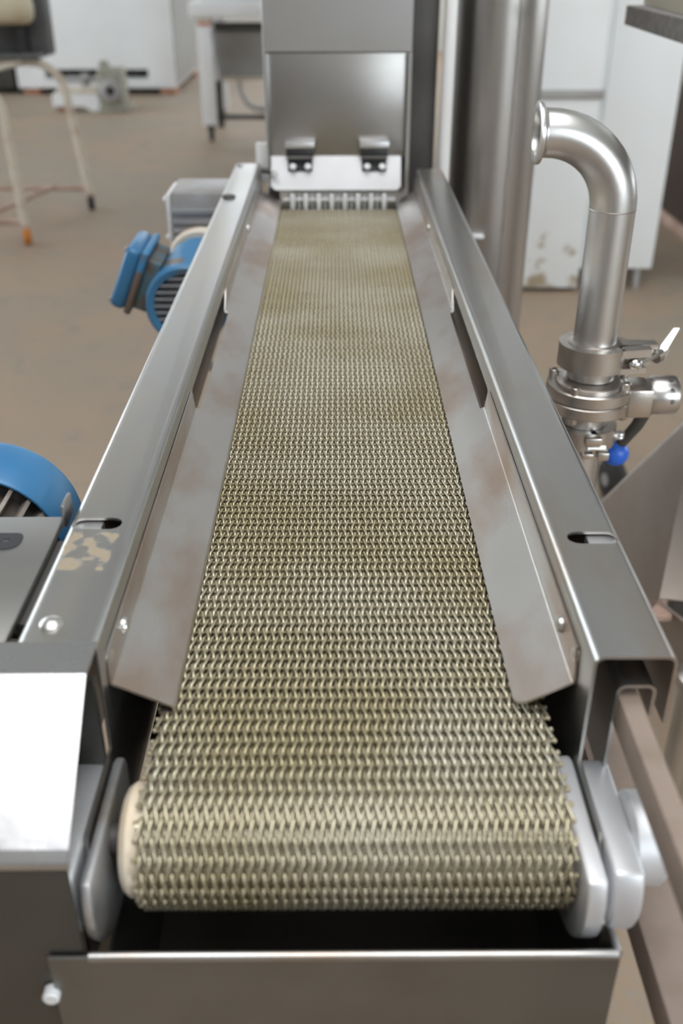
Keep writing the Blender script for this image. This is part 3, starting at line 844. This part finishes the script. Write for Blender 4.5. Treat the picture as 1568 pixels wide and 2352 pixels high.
# ================================================================ worktable corner (top right)
WT = thing('worktable', 'table corner with thick grey felt edge and cream board, at the top right', 'table', (.95, 1.4, 0))
c = .012
po = [(.496 - .03, .9)] + [(.5254 - c * .25, 2.0 - c)] + arc(.5254 + c, 2.0 - c, c, 170, 95, 5) + [(1.35, 2.02), (1.35, .9)]
MB().prism(po, 'xy', 1.209, 1.240).build('tabletop', M['foam'], WT)
po = [(.496 - .022, .9), (.560, 2.015), (1.35, 2.03), (1.35, .9)]
MB().prism(po, 'xy', 1.2405, 1.262).build('board', M['creamtop'], WT)
for x in (.95, 1.28):
    for y in (1.0, 1.85):
        MB().box(x, x + .05, y, y + .05, 0, 1.209, .002).build('leg', M['darksteel'], WT)

# ================================================================ white cabinets (right, behind)
CA = thing('white_cabinet', 'white cabinet with recessed grey handle standing behind the round column', 'cabinet', (.85, 4.5, 0), 'white cabinets along the right')
MB().box(.55, 1.066, 4.29, 4.95, .012, 2.1, .006).build('body', M['white_stain'], CA)
MB().box(.80, 1.066, 4.268, 4.289, .02, 2.09, .004).build('door', M['white_stain'], CA)
MB().box(.800, 1.078, 4.258, 4.275, .799, .834, .003).build('handle', M['grey'], CA)
MB().box(.60, 1.05, 4.30, 4.9, 0, .012).build('plinth', M['darksteel'], CA)
CB = thing('white_cabinet', 'plain white cabinet on short legs behind the elbow pipe', 'cabinet', (1.22, 4.5, 0), 'white cabinets along the right')
MB().box(1.072, 1.395, 4.30, 4.95, .095, 2.1, .006).build('body', M['cab_panel'], CB)
MB().box(1.092, 1.388, 4.285, 4.299, .10, 2.09, .004).build('door', M['cab_panel'], CB)
for x in (1.095, 1.325):
    for y in (4.31, 4.90):
        MB().box(x, x + .025, y, y + .03, 0, .095).build('leg', M['greycast'], CB)
MB().box(1.10, 1.34, 4.60, 4.9, .0, .094).build('plinth', M['dark'], CB)  # black block stands in for the shaded gap between the legs
DK = thing('dark_cabinet', 'dark brown cabinet at the far right edge', 'cabinet', (2.2, 6.2, 0))
MB().box(1.84, 2.9, 4.4, 7.6, .05, 2.2, .006).build('body', M['brown'], DK)
MB().box(1.815, 1.84, 4.4, 7.6, 0, .055, .003).build('kick_board', M['pink'], DK)

# ================================================================ cart with dough roller machine (left, behind)
CT = thing('tube_cart', 'cream painted tubular cart with rusty lower rails on caster wheels', 'cart', (-1.9, 5.5, 0))
def u_frame(y, xb, xt, lean, name='end_frame'):
    r = .17
    pts = [(xb, y, .10), (xb - lean * .5, y, .36), (xb - lean, y, .62)]
    for k in range(1, 9):
        t = k / 8 * PI / 2
        pts.append((xb - lean - r + r * math.cos(t), y, .62 + r * math.sin(t)))
    pts += [(xt + r, y, .79)]
    for k in range(1, 9):
        t = PI / 2 + k / 8 * PI / 2
        pts.append((xt + r + r * math.cos(t), y, .62 + r * math.sin(t)))
    pts += [(xt - .03, y, .10)]
    return MB().tube(pts, .0215, 14)
e1 = u_frame(5.09, -1.595, -2.34, .02).build('end_frame', M['cream'], CT)
e2 = u_frame(5.86, -1.432, -2.25, .062).build('end_frame', M['cream'], CT)
MB().tube([(-1.43, 5.86, .125), (-2.26, 5.86, .125)], .015, 10).build('lower_rail', M['pink'], CT)
MB().tube([(-1.595, 5.09, .115), (-2.35, 5.09, .115)], .015, 10).build('lower_rail', M['pink'], CT)
MB().tube([(-1.86, 5.09, .118), (-1.64, 5.86, .128)], .015, 10).build('lower_rail', M['pink'], CT)
MB().tube([(-1.80, 5.09, .792), (-1.70, 5.86, .792)], .014, 10).build('top_rail', M['cream'], CT)
MB().tube([(-2.15, 5.09, .792), (-2.05, 5.86, .792)], .014, 10).build('top_rail', M['cream'], CT)
for x, y, m in ((-1.595, 5.09, 'orange'), (-1.432, 5.86, 'rubber'), (-2.36, 5.09, 'orange'), (-2.27, 5.86, 'rubber')):
    MB().cyl((x, y, .07), (x, y, .115), .020, 12).build('caster_stem', M['pink'], CT)
    MB().lathe([(.02, 0), (.042, .004), (.045, .010), (.045, .030), (.042, .036), (.02, .040)], (x - .02, y, .045), (1, .3, 0), 24).build('caster', M[m], CT)
SH = thing('roller_machine', 'dark grey machine with a fat cream roller sitting on the tube cart', 'machine', (-1.9, 5.9, .81))
MB().box(-2.5, -1.580, 5.96, 6.10, .812, 1.5, .012).build('body', M['sheeter'], SH)
MB().box(-2.5, -1.60, 5.80, 5.965, .808, .835, .006).build('bed', M['sheeter'], SH)
MB().lathe([(.02, -.86), (.07, -.85), (.078, -.82), (.078, -.06), (.072, -.03), (.055, -.01), (.02, 0)], (-1.61, 5.85, 1.05), (1, 0, 0), 32).build('roller', M['roller'], SH)
MB().box(-2.48, -2.40, 5.78, 5.96, .835, 1.1).build('roller_bracket', M['sheeter'], SH)
MB().box(-1.72, -1.68, 5.84, 5.96, .835, .96).build('roller_bracket', M['black'], SH)

# ================================================================ big white machine, pump, white table (far left)
BW = thing('white_machine', 'large white boxy machine with a dark low slot at the back left', 'machine', (-2.5, 12, 0))
ct = MB().box(-3.01, -1.94, 10.9, 11.3, .155, .245)
MB().box(-3.30, -1.665, 11.04, 12.98, .062, 2.2, .012).build('body', M['white'], BW, cut=ct)
MB().box(-1.664, -1.655, 11.08, 12.95, .09, 2.15).build('side_panel', M['side_grey'], BW)
MB().box(-3.0, -1.95, 11.26, 11.29, .155, .245).build('slot_back', M['darksteel'], BW)
for x in (-3.25, -1.83):
    for y in (11.06, 12.7):
        MB().box(x, x + .16, y, y + .22, 0, .062, .004).build('foot', M['terracotta'], BW)
MB().box(-3.0, -1.9, 11.3, 12.6, 0, .062).build('plinth', M['dark'], BW)
BD = thing('dark_locker', 'dark locker partly seen left of the large white machine', 'cabinet', (-4.3, 11.6, 0))
MB().box(-5.2, -3.36, 11.1, 12.6, .05, 2.0, .01).build('body', M['darksteel'], BD)
MB().box(-5.1, -3.45, 11.2, 12.5, 0, .05).build('plinth', M['dark'], BD)

PU = thing('pump', 'dull metal pump casting with round port, on the floor before the white machine', 'pump', (-2.2, 9.9, 0))
pb = MB().box(-2.20, -1.965, 9.80, 10.05, .0, .37, .03, 3).box(-2.20, -1.93, 9.75, 10.1, 0, .05, .008)
pb.build('casting', M['pump'], PU)
MB().lathe([(.088, 0), (.088, .03), (.075, .035), (.060, .036), (.042, .036), (.042, .012)], (-2.08, 9.80, .185), (0, -1, 0), 32).build('port', M['greycast'], PU)
MB().cyl((-2.08, 9.772, .185), (-2.08, 9.79, .185), .043, 24).build('port_bore', M['dark'], PU)
MB().lathe([(.05, 0), (.05, .05), (.035, .07)], (-2.15, 9.93, .36), (0, 0, 1), 20).build('top_cap', M['pump'], PU)
MB().cyl((-2.52, 9.92, .27), (-2.18, 9.92, .27), .028, 16).cyl((-2.36, 9.92, .27), (-2.30, 9.92, .27), .055, 16).build('drive_shaft', M['greycast'], PU)
MB().prism([(-2.64, .045), (-2.64, .150), (-2.215, .150), (-2.19, .005), (-2.29, .005), (-2.36, .05)], 'xz', 9.82, 10.02).build('foot', M['white'], PU)
MB().box(-2.6, -2.21, 9.86, 9.98, .152, .20, .01).build('shaft_rest', M['cream'], PU)
MB().box(-2.62, -2.5, 9.86, 9.98, 0, .05).build('packing_block', M['terracotta'], PU)

TB = thing('white_table', 'white topped machine table with white legs and a grey lower panel behind the hood', 'table', (-.6, 8.5, 0))
MB().box(-1.095, .25, 8.137, 9.2, .882, .985, .012).build('tabletop', M['white'], TB)
MB().box(-1.02, -.2, 8.30, 9.0, .985, 1.25, .01).build('upper_unit', M['white'], TB)
for x in (-1.04, .10):
    for y in (8.16, 9.02):
        lo = MB().box(x, x + .11, y, y + .12, .125, .84, .006).build('leg', M['white'], TB)
        MB().box(x + .002, x + .108, y + .001, y + .119, .838, .884).build('leg_cap', M['cream'], lo)
        if y < 8.5:
            MB().box(x + .005, x + .105, y - .0025, y + .001, .825, .845).build('sticker', M['red'], lo)
        MB().box(x + .03, x + .08, y + .03, y + .09, .07, .126).build('caster_stem', M['darksteel'], lo)
        MB().lathe([(.02, 0), (.045, .005), (.045, .035), (.02, .04)], (x + .035, y + .05, .045), (1, .2, 0), 20).build('caster', M['rubber'], lo)
MB().box(-.93, .10, 8.34, 8.36, .44, .80).build('lower_panel', M['grey'], TB)
MB().box(-.93, .10, 8.30, 8.345, .78, .84).build('apron', M['darksteel'], TB)
MB().box(-.93, .10, 8.33, 8.37, .425, .455).build('panel_rail', M['cream'], TB)
MB().box(-.925, -.885, 8.20, 8.26, .10, .44).build('inner_leg', M['darksteel'], TB)
MB().box(-.93, .10, 8.21, 8.25, .16, .195).build('foot_rail', M['darksteel'], TB)
MB().tube([(-.925, 8.15, .80), (-.885, 8.15, .45)], .02, 8).build('brace', M['grey'], TB)
cab = [(-.76, 8.3, .43), (-.74, 8.28, .34), (-.70, 8.27, .27), (-.64, 8.27, .235), (-.56, 8.28, .225), (-.4, 8.3, .26), (-.2, 8.3, .42)]
MB().tube(cab, .018, 8).build('hose', M['grey'], TB)
